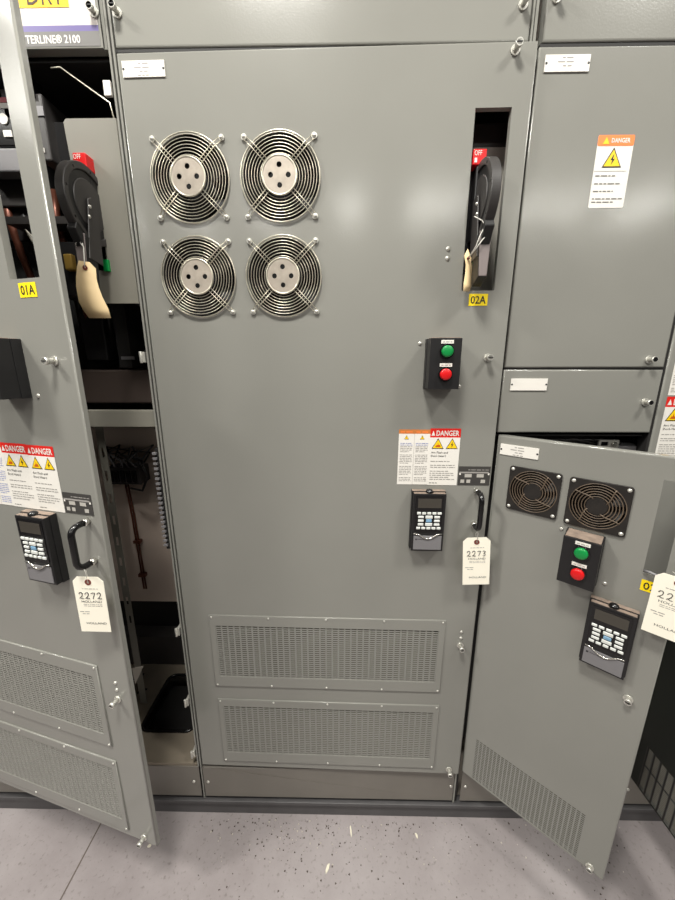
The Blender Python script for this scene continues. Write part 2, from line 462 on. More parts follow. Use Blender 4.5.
def louvre(p, M, x0, x1, z0, z1, hx0, hx1, hz0, hz1, nc, nr):
    b = MB().plate(rectpts(x0 + .0018, x1 - .0018, z0 + .0018, z1 - .0018), [rectpts(hx0, hx1, hz0, hz1)], -.0036, .0020, PAINT)
    bend(b, x0, x1, z0, z1, .0018, 0, PAINT, -.0036)
    pw = (hx1 - hx0) / nc; ph = (hz1 - hz0) / nr
    for i in range(nc + 1): b.box(hx0 + i * pw - pw * .13, hx0 + i * pw + pw * .13, -.0024, -.0006, hz0, hz1, PAINT)
    for j in range(nr + 1): b.box(hx0, hx1, -.0023, -.0007, hz0 + j * ph - ph * .22, hz0 + j * ph + ph * .22, PAINT)
    o = b.build('vent_grille', p, M)
    MB().box(hx0 - .01, hx1 + .01, .012, .022, hz0 - .01, hz1 + .01, FILTER).build('filter_pad', p, M)
    n = 5
    for i in range(n):
        x = x0 + .007 + (x1 - x0 - .014) * i / (n - 1)
        for z in (z0 + .006, z1 - .006): screw(o, M, x, z, -.0036, .0030)
    return o

BEND = .0032
def bend(b, x0, x1, z0, z1, r, d, m, y0=0.):
    """rounded folded edge of a sheet panel: rectangular loops from the face round to the return flange"""
    loops = []
    for k in range(6):
        a = math.pi / 2 * k / 5; i = r * (1 - math.sin(a)); y = y0 + r * (1 - math.cos(a)); loops.append((i, y))
    loops += [(0, d), (.0012, d), (.0012, y0 + r)]
    vs = []
    for i, y in loops: vs += [(x0 + i, y, z0 + i), (x1 - i, y, z0 + i), (x1 - i, y, z1 - i), (x0 + i, y, z1 - i)]
    for side in range(4):
        q = []
        for L in range(len(loops)): q += [vs[4 * L + side], vs[4 * L + (side + 1) % 4]]
        n = 5
        b.add(q[:2 * (n + 1)], [(2 * k, 2 * k + 1, 2 * k + 3, 2 * k + 2) for k in range(n)], m, True)
        b.add(q[2 * n:], [(2 * k, 2 * k + 1, 2 * k + 3, 2 * k + 2) for k in range(len(loops) - n - 1)], m)
def door_flanges(b, w, z0, z1, d=.019, m=None, x0=0):
    bend(b, x0, w, z0, z1, BEND, d, m or PAINT)

def big_door(p, M, which, dx=0.):
    W = .805 if which == 'A' else .8022; Z0 = .2075; Z1 = 2.026; dz = 0 if which == 'A' else -.0095
    S = (.698 + dx, .768 + dx, 1.594 + dz, 1.923 + dz)
    fans = [(.1253, 1.811), (.3126, 1.811), (.1253, 1.6235), (.3126, 1.6235)] if which == 'A' else [(.1253, 1.811), (.3126, 1.811), (.1253, 1.6235), (.3126, 1.6235)]
    G = [(.071, .7245, .521, .7625, .087, .7085, .557, .7295), (.0735, .726, .2325, .4725, .0875, .7115, .270, .4475)]
    if dx: G = [(a + dx, b_ + dx, c, d, e + dx, f + dx, g, h) for a, b_, c, d, e, f, g, h in G]
    holes = [rectpts(*S)] + [circ(x, z, .0795) for x, z in fans] + [rectpts(g[4] - .004, g[5] + .004, g[6] - .004, g[7] + .004) for g in G]
    b = MB().plate(rectpts(BEND, W - BEND, Z0 + BEND, Z1 - BEND), holes, 0, .002, PAINT)
    door_flanges(b, W, Z0, Z1, .019 if which == 'A' else .012)
    # return lip round the handle slot
    x0, x1, z0, z1 = S
    for q in ((x0 - .002, x0, z0, z1), (x1, x1 + .002, z0, z1), (x0, x1, z0 - .002, z0), (x0, x1, z1, z1 + .002)):
        b.box(q[0], q[1], .002, .012, q[2], q[3], PAINT)
    d = b.build('door', p, M)
    for x, z in fans: fan_guard(p, M, x, z)
    for g in G: louvre(p, M, *g, 36, 25)
    for x, z in ((.7632, 2.011), (.7675, 1.4538 + dz), (.770, .683 + dz * .3), (.7725, .2281)): latch(d, M, x + dx, z, .020)
    for x, z in ((.770, .7255), (.7705, .706)): screw(d, M, x + dx, z, 0, .0042)
    for x, z in ((.6634, 1.6760), (.6634, 1.6577)): screw(d, M, x + dx, z, 0, .0048)
    pushbuttons(p, M, .6608 + dx, 1.4395 + dz)
    for x, z in ((.6150, 1.4845), (.7100, 1.3900)): screw(d, M, x + dx, z + dz, 0, .0042)
    keypad(p, M, .654 + dx, 1.1385)
    pull_handle(p, M, .7735 + dx * .5, 1.047 + dz * .6, 1.136 + dz * .6)
    nameplate(p, M, .0097, .0935, 1.985, 2.0112, NPL)
    # yellow device tag
    t = MB().rect(.7155 + dx, .7558 + dx, 1.5632 + dz, 1.5873 + dz, -.0006, YELLOW)
    t.text('02A' if which == 'A' else '01A', .7195 + dx, .7520 + dx, 1.5672 + dz, 1.5832 + dz, -.0010, INK, bold=.01)
    t.build('yellow_tag_label', p, M)
    l = MB()
    if which == 'A':
        text_sheet(l, .5766, .6510, 1.151, 1.2885, ORANGED, 3); danger_sheet(l, .6510, .7227, 1.150, 1.2915, REDS, 2)
    else:
        text_sheet(l, .4985, .5700, 1.142, 1.282, ORANGED, 5, BINK)
        danger_sheet(l, .5700, .6420, 1.1415, 1.2825, REDS, 4); danger_sheet(l, .6420, .7135, 1.1420, 1.2815, REDS, 6, ('Arc Flash and', 'Shock Hazard'))
    l.build('danger_label', p, M)
    k = MB(); a, c, e, f = (.725, .8015, 1.151, 1.1985) if which == 'A' else (.7150, .7880, 1.1435, 1.1880)
    k.box(a, c, -.001, 0, e, f, PLATEK); w = c - a; h = f - e
    k.words(a + w * .3, a + w * .95, f - h * .2, .003, -.0013, GINK, 1); k.rect(a + .002, c - .004, f - h * .36, f - h * .28, -.0013, GINK)
    for x, z, ww in ((.2, .42, .22), (.58, .42, .22), (.08, .12, .12), (.27, .12, .12), (.72, .12, .14)):
        k.rect(a + w * x, a + w * (x + ww), e + h * z, e + h * (z + .18), -.0013, mat('plate_print', (176, 172, 165), .5) if 'plate_print' not in bpy.data.materials else bpy.data.materials['plate_print'])
    for x in (.05, .95): k.rect(a + w * x - .002, a + w * x + .002, e + h * .55, e + h * .65, -.0013, WHITE)
    k.build('data_plate', p, M)
    return d

def disconnect(p, X, side):
    """rotary disconnect operator: wheel in the yz plane, lever, housing. side=+1: bolts on the +x face"""
    M = Matrix.Translation((X, 0, 0)); cy, cz = -.020, 1.757; t = .009
    h = MB(); h.box(-.024, .008, .012, .046, 1.640, 1.845, BLACK); h.box(-.012, .006, -.01, .012, 1.69, 1.83, BLACK)
    hs = h.build('operator_housing', p, M, bevel=.003)
    r_ = MB().box(-.021, .006, -.012, .022, 1.828, 1.856, RED)
    r_.text('OFF', -.019, -.004, 1.844, 1.853, -.0126, WHITE); r_.rect(-.018, -.013, 1.832, 1.840, -.0126, WHITE)
    r_.build('red_off_marker', hs, M, bevel=.002)
    g = MB().box(-.002, .0105, .006, .030, 1.640, 1.664, GREEN); g.build('green_on_marker', hs, M, bevel=.001)
    def P(r, a, x): return (x, cy - r * math.cos(a), cz + r * math.sin(a))
    w = MB(); n = 96
    def outer(a):     # round wheel with a flat tail at the lower front
        return .073
    for (ra, rb, xa, xb, m) in ((.073, .060, -t, t, DGREY), (.060, .0, -t * .62, t * .62, BLACK), (.046, .0, -t * .85, t * .85, DGREY)):
        ring = []
        A = [P(ra, 2 * math.pi * i / n, xa) for i in range(n)]; B = [P(ra, 2 * math.pi * i / n, xb) for i in range(n)]
        if rb:
            A2 = [P(rb, 2 * math.pi * i / n, xa) for i in range(n)]; B2 = [P(rb, 2 * math.pi * i / n, xb) for i in range(n)]
            fs = []
            for i in range(n):
                j = (i + 1) % n
                fs += [(i, j, n + j, n + i), (2 * n + i, 2 * n + j, 3 * n + j, 3 * n + i), (i, j, 2 * n + j, 2 * n + i), (n + i, n + j, 3 * n + j, 3 * n + i)]
            w.add(A + B + A2 + B2, fs, m, False)
        else: w.loft(A, B, m)
    for a in range(0, 360, 45):
        c = P(.066, R(a + 10), 0); w.cyl((-t - .0004, c[1], c[2]), (t + .0004, c[1], c[2]), .0035, BLACKG, 8)
    # tail with the padlock hole
    tail = [(cy - .052, cz - .045), (cy - .030, cz - .062), (cy - .020, cz - .085), (cy - .042, cz - .088), (cy - .060, cz - .060)]
    w.loft([(-t, a, b) for a, b in tail], [(t, a, b) for a, b in tail], BLACK)
    w.build('operator_wheel', p, M, bevel=.0012, seg=1)
    # lever: two cheek plates and the grip
    l = MB()
    ck = [(cy - .014, cz + .008), (cy - .002, cz + .014), (cy + .014, cz + .006), (cy + .006, cz - .112), (cy - .036, cz - .108)]
    for s_ in (-1, 1):
        l.loft([(s_ * (t + .0005), a, b) for a, b in ck], [(s_ * (t + .0035), a, b) for a, b in ck], DGREY)
    A = [(-.0155, cy - .048, cz - .085), (.0155, cy - .048, cz - .085), (.0155, cy - .022, cz - .085), (-.0155, cy - .022, cz - .085)]
    lv = l.build('operator_lever', p, M, bevel=.001, seg=1)
    gp = MB()
    top = [(-.0125, cy - .040, cz - .062), (.0125, cy - .040, cz - .062), (.0125, cy - .006, cz - .075), (-.0125, cy - .006, cz - .075)]
    bot = [(-.0085, cy - .044, cz - .146), (.0085, cy - .044, cz - .146), (.0095, cy - .012, cz - .160), (-.0095, cy - .012, cz - .160)]
    k = len(gp.v)
    gp.add(top + bot, [(0, 3, 2, 1), (4, 5, 6, 7), (1, 2, 6, 5), (2, 3, 7, 6), (3, 0, 4, 7)], BLACK)
    gp.add(top + bot, [(0, 1, 5, 4)], GRIP)
    gp.build('grip', lv, M, bevel=.002)
    for dy, dz in ((-.012, -.006), (-.018, -.026)):
        MB().dome((side * (t + .0035), cy + dy, cz + dz), .0036, .003, SCREW, 10, (side, 0, 0)).build('bolt', lv, M)
    return hs

def enclosure_body(p, x0, x1, dep=.48, inner=INNER, zt=2.33):
    t = .003
    b = MB(); b.box(x0, x0 + t, .022, dep, .064, zt, inner); b.box(x1 - t, x1, .022, dep, .064, zt, inner)
    b.box(x0, x1, dep - t, dep, .064, zt, inner); b.box(x0, x1, .022, dep, zt - t, zt, inner); b.box(x0, x1, .022, dep, .064, .067, inner)
    b.build('cabinet_shell', p, None)

def base_cover(p, x0, x1, bolts):
    b = MB().box(x0, x1, 0, .002, .0745, .1985, PAINT_LOW); b.box(x0, x1, 0, .014, .1965, .1985, PAINT_LOW)
    c = b.build('base_cover', p, None, bevel=.0008)
    for x in bolts: screw(c, I4, x, .136, 0, .0052, 'bolt')

def simple_panel(p, name, M, x0, x1, z0, z1, holes=[]):
    b = MB().plate(rectpts(x0 + BEND, x1 - BEND, z0 + BEND, z1 - BEND), holes, 0, .002, PAINT); door_flanges(b, x1, z0, z1, x0=x0)
    return b.build(name, p, M)

# ------------------------------------------------------------------ centre enclosure (02A)
A = thing('electrical_enclosure', (-.04, 0, .064), 'middle wide grey enclosure with four fan guards on its closed tall door marked 02A', 'electrical cabinet', 'electrical enclosures in the row')
enclosure_body(A, -.4485, .3630)
MA = frame(-.4425, 0, 1.0)
big_door(A, MA, 'A')
wA = simple_panel(A, 'wireway_door', I4, -.4425, .3500, 2.034, 2.33)
latch(wA, I4, -.430, 2.0855, .020); latch(wA, I4, .332, 2.0885, .020)
fr = MB()
fr.box(-.4565, -.4525, -.0005, .022, .200, 2.33, PAINT); fr.box(-.4525, -.4485, .006, .022, .066, 2.33, DARK); fr.box(-.4485, -.4445, -.0005, .022, .066, 2.33, PAINT)
fr.box(.3520, .3555, -.0005, .022, 2.0, 2.33, PAINT); fr.box(.3575, .3625, -.0005, .022, .066, 2.33, PAINT)
fr.box(-.4485, .3625, .0025, .022, 2.0275, 2.0325, DARK)
fr.box(-.4485, .3625, .019, .024, .066, .0745, DARK)
fr.build('frame_post', A, None)
base_cover(A, -.4420, .3560, (-.4286, .348))
MB().box(.16, .36, .047, .055, 1.55, 1.888, mat('barrier_paint', (160, 156, 148), .45)).box(.16, .36, .055, .060, 1.888, 1.935, DGREY).build('barrier_panel', A, None)  # dark upper strip stands for the slot edge's shadow on the barrier
disconnect(A, .2795, -1)

# ------------------------------------------------------------------ left enclosure (01A), door open
B = thing('electrical_enclosure', (-.86, 0, .064), 'left grey enclosure standing open behind its swung-out tall door marked 01A', 'electrical cabinet', 'electrical enclosures in the row')
enclosure_body(B, -1.268, -.4567)
MBd = frame(-1.262, 0, 14.03)
big_door(B, MBd, 'L', -.0075)
wB = MB().plate(rectpts(-1.262, -.4660, 2.0335, 2.33), [], 0, .002, PAINT)
wB.box(-.4660, -.4600, .004, .02, 2.0335, 2.33, PAINT); wB.box(-1.262, -.466, .002, .02, 2.0335, 2.0355, PAINT)
wBo = wB.build('wireway_door', B, None, bevel=.0009)
latch(wBo, I4, -.4745, 2.087, .016)
bn = MB().rect(-1.10, -.4700, 2.0365, 2.0595, -.0006, mat('banner_grey', (104, 102, 100), .5)).rect(-1.10, -.4705, 2.0595, 2.0685, -.0006, PURPLE).rect(-1.10, -.4705, 2.0685, 2.20, -.0006, mat('banner_white', (196, 188, 183), .45))
bn.text('CENTERLINE\u00ae 2100', -.6460, -.5083, 2.0408, 2.0545, -.0010, WHITE, bold=.012)
bn.build('product_banner', B, None)
yl = MB().rect(-.690, -.5210, 2.0955, 2.150, -.0012, mat('tape_yellow', (250, 190, 10), .5))
yl.text('O DRY', -.6420, -.5290, 2.0990, 2.132, -.0016, mat('tape_ink', (60, 44, 20), .6))
yl.build('yellow_sticker', B, None)
base_cover(B, -1.262, -.4540, (-1.24, -.4749))
pb = MB().plate(rectpts(-1.262, -.4567, .010, .470), [rrect(-.700, -.512, .100, .325, .03)], -.0, .003, PAN)
# the pan lies flat: swap the plate's y and z
pv = MB(); pv.mats = [PAN]; pv.f = pb.f; pv.m = pb.m; pv.sm = pb.sm; pv.v = [(v[0], v[2], .205 + v[1]) for v in pb.v]
pv.box(-1.262, -.4567, .003, .010, .1985, .2085, PAN)
pan = pv.build('bottom_pan', B, None)
rim = [(x, y, .2095) for x, y in rrect(-.700, -.512, .100, .325, .03)]
MB().tube(rim, .005, BLACKG, 8, True).box(-.72, -.49, .08, .35, .12, .125, DARK).build('opening_trim', pan, None)
MB().box(-.84, -.81, .30, .33, .2085, .2095, DARK).box(-.79, -.775, .24, .25, .2085, .2095, DARK).box(-.77, -.76, .255, .262, .2085, .2095, DARK).build('knockout', pan, None)
# upper barrier and structure
MB().plate([(-.5620, 1.5735), (-.4655, 1.5735), (-.4655, 1.9275), (-.5700, 1.9275), (-.5755, 1.9210)], [], .012, .002, PAINT_IN).box(-.4675, -.4655, .014, .04, 1.5735, 1.9275, PAINT_IN).build('barrier_panel', B, None, bevel=.001)
MB().box(-1.262, -.4567, .002, .028, 1.2905, 1.330, PAINT_IN).build('cross_member', B, None, bevel=.001)
MB().box(-1.262, -.4567, .14, .47, 1.333, 1.336, DARK).box(-1.262, -.4567, .30, .31, 1.33, 2.32, DARK).build('upper_back_plate', B, None)
MB().box(-1.262, -.46, .02, .47, 2.025, 2.030, DARK).build('divider_shelf', B, None)
disconnect(B, -.530, 1)
# circuit breaker behind the door slot
cb = MB().box(-.860, -.700, .10, .20, 1.73, 2.000, BLACK).box(-.845, -.715, .088, .10, 1.80, 1.965, DGREY)
cb.box(-.80, -.720, .06, .09, 1.905, 1.995, BLACKG).box(-.735, -.700, .06, .11, 1.955, 2.01, DGREY)
brk = cb.build('circuit_breaker', B, None, bevel=.003)
MB().rect(-.800, -.700, 1.985, 1.999, .0990, mat('breaker_pink', (214, 150, 150), .5)).box(-.80, -.722, .0585, .06, 1.974, 1.988, WHITE).box(-.80, -.722, .0575, .0598, 1.984, 1.993, mat('breaker_magenta', (190, 80, 90), .5)).build('breaker_label', brk, None)
c2 = MB(); c2.cyl((-.737, .0598, 1.955), (-.737, .0575, 1.955), .010, WHITE, 20); c2.box(-.742, -.724, .0575, .0598, 1.922, 1.934, WHITE); c2.build('rating_mark', brk, None)
MB().box(-.82, -.70, .055, .10, 1.855, 1.900, GREYPL).build('terminal_cover', brk, None, bevel=.003)
MB().box(-.655, -.628, .035, .14, 1.865, 1.985, DGREY).box(-.64, -.585, .06, .16, 1.79, 1.95, BLACK).box(-.655, -.64, .03, .06, 1.975, 2.012, BLACKG).build('breaker_linkage', B, None, bevel=.003)
MB().box(-.653, -.628, .033, .035, 1.945, 1.962, GREYPL).box(-.650, -.640, .033, .035, 1.88, 1.888, WHITE).build('linkage_label', B, None)
for i, (x, y, m) in enumerate(((-.745, .11, YCAB), (-.715, .12, CABLE), (-.690, .11, COPPER), (-.665, .13, YCAB), (-.640, .12, CABLE), (-.775, .12, CABLE), (-.805, .11, COPPER))):
    MB().tube([(x, y, 1.84), (x + .006, y - .015, 1.78), (x + .012, y - .005, 1.70), (x + .01, y + .03, 1.60), (x, y + .05, 1.50)], .0085, m, 10).build('power_cable', B, None)
MB().box(-.70, -.555, .07, .15, 1.60, 1.72, BLACK).box(-.655, -.635, .055, .07, 1.655, 1.69, YCAB).build('fuse_block', B, None, bevel=.003)
MB().loft([(-.735, .06, 1.735), (-.728, .05, 1.74), (-.655, .05, 1.665), (-.700, .06, 1.660)], [(-.735, .062, 1.735), (-.728, .052, 1.74), (-.655, .052, 1.665), (-.700, .062, 1.660)], PAPER).build('wiring_card', B, None)
MB().box(-.77, -.60, .05, .14, 1.75, 1.765, DGREY).build('bracket', B, None)
MB().tube([(-.585, .015, 2.0130), (-.5665, .015, 2.0145), (-.4752, .015, 1.9544), (-.4709, .015, 1.9270), (-.4709, .03, 1.90)], .0014, STEEL, 8).build('door_stay_rod', B, None)
MB().box(-.4850, -.4700, .015, .022, 1.967, 1.993, WHITE).build('white_clip', B, None, bevel=.001)
# dim gear in the middle bay
MB().box(-.83, -.51, .12, .30, 1.336, 1.425, mat('brown_gear', (70, 58, 52), .7)).build('control_transformer', B, None, bevel=.004)
MB().box(-.70, -.64, .14, .20, 1.45, 1.58, BLACK).box(-.60, -.565, .12, .20, 1.43, 1.60, DARK).build('contactor', B, None, bevel=.003)
MB().box(-.590, -.555, .117, .12, 1.452, 1.460, GREYPL).build('terminal_strip', B, None)
def hinge(p, z, y=.004):
    MB().box(-.4665, -.4595, -.003, .018, z - .012, z + .012, SCREW).cyl((-.468, -.004, z - .013), (-.468, -.004, z + .013), .0035, SCREW, 10).build('hinge', p, None, bevel=.001)
for z in (1.455, .705, .455, .255): hinge(B, z)
# lower bay
MB().box(-1.20, -.50, .35, .354, .535, 1.275, mat('back_plate_paint', (188, 172, 160), .55, noise=.06)).build('back_plate', B, None)
MB().box(-1.20, -.47, .375, .46, .21, .345, DGREY).box(-1.2, -.47, .44, .45, .345, .60, DARK).build('cable_trough', B, None)
st = MB().plate(rectpts(-.752, -.728, .21, 1.288), [rectpts(-.744, -.736, .56 + .075 * i, .59 + .075 * i) for i in range(9)], .20, .002, PAINT_IN)
st.build('slotted_upright', B, None)
for dx in (0, .009):
    MB().tube([(-.775 + dx, .335, 1.05), (-.770 + dx, .338, .90), (-.765 + dx, .338, .60)], .0032, COPPER, 8).build('copper_rod', B, None)
for z in (.66, .80): MB().box(-.776, -.750, .331, .348, z - .006, z + .006, COPPER).build('rod_clamp', B, None)
tb = MB().box(-.80, -.69, .29, .35, 1.04, 1.10, DGREY)
for i in range(5): tb.box(-.795 + .02 * i, -.780 + .02 * i, .283, .29, 1.05, 1.09, BLACKG)
tb.build('terminal_block', B, None, bevel=.002)
rd = random.Random(5)
for i in range(9):
    x = -.80 + .013 * i; z = 1.10
    MB().tube([(x, .30, z - .01), (x + rd.uniform(-.02, .02), .28, z + .03), (x + rd.uniform(-.05, .05), .27 + rd.uniform(0, .03), z + .06), (x + rd.uniform(-.06, .09), .30, z + .045 + rd.uniform(-.03, .04)), (x + rd.uniform(-.03, .06), .31, z - .02)], .0028, [GREYPL, CABLE, GREYPL, DGREY][i % 4], 6).build('control_wire', B, None)
MB().tube([(-.72, .28, 1.03), (-.67, .26, 1.03), (-.645, .26, 1.08), (-.665, .27, 1.13), (-.72, .29, 1.14)], .004, CABLE, 8).build('control_wire', B, None)
cmb = MB().box(-.4700, -.4600, .006, .050, .96, 1.235, DARK)
for i in range(20): cmb.box(-.4740, -.4640, .000, .006, 1.221 - .0132 * i, 1.2265 - .0132 * i, GREYPL)
cmb.build('finger_strip', B, None)
MB().loft([(-.600, -.02, .595), (-.567, -.02, .603), (-.598, -.02, .540)], [(-.600, -.018, .595), (-.567, -.018, .603), (-.598, -.018, .540)], mat('bracket_zinc', (176, 168, 158), .4)).build('door_bracket', B, None)

# ------------------------------------------------------------------ right enclosure, small lower door open
Cc = thing('electrical_enclosure', (.62, 0, .064), 'right grey enclosure with an orange-headed danger label above its open lower door', 'electrical cabinet', 'electrical enclosures in the row')
enclosure_body(Cc, .3735, .8800)
w3 = simple_panel(Cc, 'wireway_door', I4, .3755, .8780, 2.034, 2.33); latch(w3, I4, .392, 2.098, .020)
u3 = simple_panel(Cc, 'upper_door', I4, .3720, .7345, 1.4320, 2.0265); latch(u3, I4, .696, 1.4496, .018)
nameplate(Cc, I4, .3845, .4695, 1.9855, 2.012, NPL[:3])
dl = MB()
x0, x1, z0, z1 = .5075, .5795, 1.7545, 1.8825
body = rrect(x0, x1, z0, z1, .003, 3)
dl.poly(body, -.0005, WHITE); dl.poly(rrect(x0, x1, z1 - .0185, z1, .003, 3), -.0009, ORANGES)
dl.text('DANGER', x0 + .027, x1 - .008, z1 - .0135, z1 - .0055, -.0013, WHITE, bold=.02)
dl.poly([(x0 + .010, z1 - .0155), (x0 + .023, z1 - .0155), (x0 + .0165, z1 - .0035)], -.0013, AMBER)
warn_tri(dl, x0 + .0345, z1 - .0405, .0195, -.0009, 'bolt')
dl.rect(x0 + .001, x1 - .006, z1 - .0625, z1 - .0618, -.0009, GINK)
for i, (zz, e) in enumerate(((.0715, .6), (.0855, .72), (.0990, .56), (.1125, .85), (.1185, .66))):
    dl.words(x0 + .005, x0 + .005 + .072 * e, z1 - zz, .0034, -.0009, MINK, 40 + i)
dl.build('danger_label', Cc, None)
s3 = simple_panel(Cc, 'small_door', I4, .3720, .7345, 1.2800, 1.4270); latch(s3, I4, .707, 1.3533, .018)
nameplate(Cc, I4, .3898, .4737, 1.3800, 1.4072, [])
v3 = simple_panel(Cc, 'vertical_wireway_door', I4, .7420, .8740, .2075, 2.0265)
vl = MB(); text_sheet(vl, .7560, .8420, 1.3690, 1.5050, WHITE, 8, GINK, cols=1); danger_sheet(vl, .7560, .8420, 1.2100, 1.3660, REDS, 9)
vl.build('danger_label', Cc, None)
f3 = MB().box(.3640, .3710, .006, .022, .066, 2.0, DARK).box(.3735, .878, .003, .022, 2.0275, 2.0330, DARK).box(.3735, .738, .003, .022, 1.4275, 1.4315, DARK)
f3.box(.7350, .7415, .004, .03, .2, 2.03, DARK).box(.8745, .885, .0, .022, .066, 2.33, PAINT)
f3.build('frame_post', Cc, None)
MB().box(.377, .735, .020, .47, 1.268, 1.272, DARK).box(.377, .735, .10, .105, .21, 1.27, DARK).build('unit_shelf', Cc, None)
base_cover(Cc, .3800, .8780, (.3937, .862))
MB().plate(rectpts(.640, .690, 1.236, 1.256), [rectpts(.646, .664, 1.241, 1.251)], .03, .004, SCREW).cyl((.677, .03, 1.246), (.677, .024, 1.246), .006, CHROME, 12).build('latch_bracket', Cc, None)
MB().box(.690, .755, .030, .09, 1.205, 1.240, GREYPL).build('relay', Cc, None, bevel=.002)
for i in range(4):
    MB().tube([(.50 + .04 * i, .05, 1.250), (.55 + .035 * i, .04, 1.255), (.62 + .03 * i, .05, 1.243), (.66 + .02 * i, .08, 1.235)], .003, [CABLE, DGREY][i % 2], 6).build('control_wire', Cc, None)

def unit_door(p, M, W, tagtext, third=False):
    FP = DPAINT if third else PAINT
    Z0, Z1 = .205, 1.2735
    S = (.302, .334, 1.034, 1.2285)
    fans = [(.0895, 1.1525), (.2108, 1.1510)]
    G = (.032, .302, .213, .362)
    holes = [rectpts(*G)]
    if not third: holes += [rectpts(*S)] + [circ(x, z, .0500, 36) for x, z in fans]
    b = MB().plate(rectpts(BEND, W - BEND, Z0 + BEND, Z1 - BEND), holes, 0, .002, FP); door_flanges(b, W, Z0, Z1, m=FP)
    nc, nr = (27, 24) if not third else (13, 24)
    x0, x1, z0, z1 = G; pw = (x1 - x0) / nc; ph = (z1 - z0) / nr
    for i in range(nc + 1): b.box(x0 + i * pw - pw * .15, x0 + i * pw + pw * .15, .0003, .0016, z0, z1, PAINT)
    for j in range(nr + 1): b.box(x0, x1, .0004, .0015, z0 + j * ph - ph * .21, z0 + j * ph + ph * .21, PAINT)
    d = b.build('unit_door', p, M)
    MB().box(x0 - .01, x1 + .01, .012, .018, z0 - .005, z1 + .01, TANF if third else FILTER).build('filter_pad', p, M)
    if third:
        r_ = MB()
        for i in range(13): r_.box(x0 + .02 * i + .002, x0 + .02 * i + .006, -.0012, .0, z0 - .004, z1, DGREY)
        r_.box(x0, x1, -.0012, 0, z0 + .085, z0 + .088, DGREY); r_.build('grille_ribs', p, M)
        return d
    for fx, fz in fans:
        F = at(M, fx, 0, fz); h = .0535
        q = MB().plate(rrect(-h, h, -h, h, .006), [circ(0, 0, .0490, 40)], -.005, .005, FANPL)
        g = q.build('filter_fan', p, F, bevel=.001, seg=1)
        q = MB()
        for i in range(6):
            rr = .021 + .0275 * i / 5; q.ring((0, -.0045, 0), rr, .0011, FANRING, 40, 6)
        for k in range(4):
            a = R(45 + 90 * k); pts = []
            for i in range(7):
                rr = .017 + .033 * i / 6; aa = a + .5 * math.sin(i / 6 * 1.6) - .3
                pts.append((rr * math.cos(aa), -.0052, rr * math.sin(aa)))
            q.tube(pts, .0013, FANRING, 6)
        q.cyl((0, -.006, 0), (0, -.003, 0), .0185, FANPL, 28); q.build('fan_grille', g, F)
        q = MB().cyl((0, .003, 0), (0, .030, 0), .050, DARK, 30, caps=False).cyl((0, .030, 0), (0, .032, 0), .050, DARK, 30).cyl((0, .006, 0), (0, .03, 0), .02, DARK, 20)
        for i in range(7):
            a = 2 * math.pi * i / 7; P = [Vector((rr * math.cos(a + tw), yy, rr * math.sin(a + tw))) for rr, tw, yy in ((.02, 0, .008), (.047, .2, .008), (.047, .75, .022), (.02, .7, .024))]
            q.loft(P, [v + Vector((0, .0015, 0)) for v in P], FANPL)
        q.build('fan_rotor', g, F)
        for sx in (-1, 1):
            for sz in (-1, 1): screw(g, at(F, sx * .0465, -.005, sz * .0465), 0, 0, 0, .0042)
    pushbuttons(p, M, .2010, 1.0345)
    for x, z in ((.1560, 1.080), (.2480, .9840)): screw(d, M, x, z, 0, .0042)
    keypad(p, M, .2705, .9490)
    latch(d, M, .3245, .7378, .014); latch(d, M, .3290, .2200, .012)
    nameplate(p, M, .0085, .0908, 1.2290, 1.2545, NPL)
    t = MB().rect(.3030, .3420, .9960, 1.0200, -.0006, YELLOW).text(tagtext, .3070, .3385, 1.0000, 1.0160, -.0010, INK, bold=.01)
    t.build('yellow_tag_label', p, M)
    # padlock hasp at the bottom of the slot
    MB().tube([(.3035, -.003, 1.040), (.312, -.010, 1.043), (.322, -.010, 1.0405), (.334, -.004, 1.040)], .0028, GREYPL, 8).build('slot_hasp', p, M)
    return d
MC = frame(.374, -.002, 41.3)
unit_door(Cc, MC, .3585, '02B')

# ------------------------------------------------------------------ enclosure at the right edge
Dd = thing('electrical_enclosure', (1.14, 0, .064), 'rightmost grey enclosure, only its dark ribbed open door showing behind the 02B door', 'electrical cabinet', 'electrical enclosures in the row')
enclosure_body(Dd, .8870, 1.3900)
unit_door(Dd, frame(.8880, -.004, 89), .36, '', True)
simple_panel(Dd, 'wireway_door', I4, .8890, 1.3880, 2.034, 2.33); simple_panel(Dd, 'upper_door', I4, .8890, 1.2480, 1.2800, 2.0265)
simple_panel(Dd, 'vertical_wireway_door', I4, 1.2550, 1.3860, .2075, 2.0265)
MB().box(.8885, 1.2490, .10, .105, .07, 1.275, DARK).box(.8885, 1.2490, .02, .10, 1.27, 1.274, DARK).build('unit_shelf', Dd, None)
base_cover(Dd, .8890, 1.3860, (.903, 1.37))

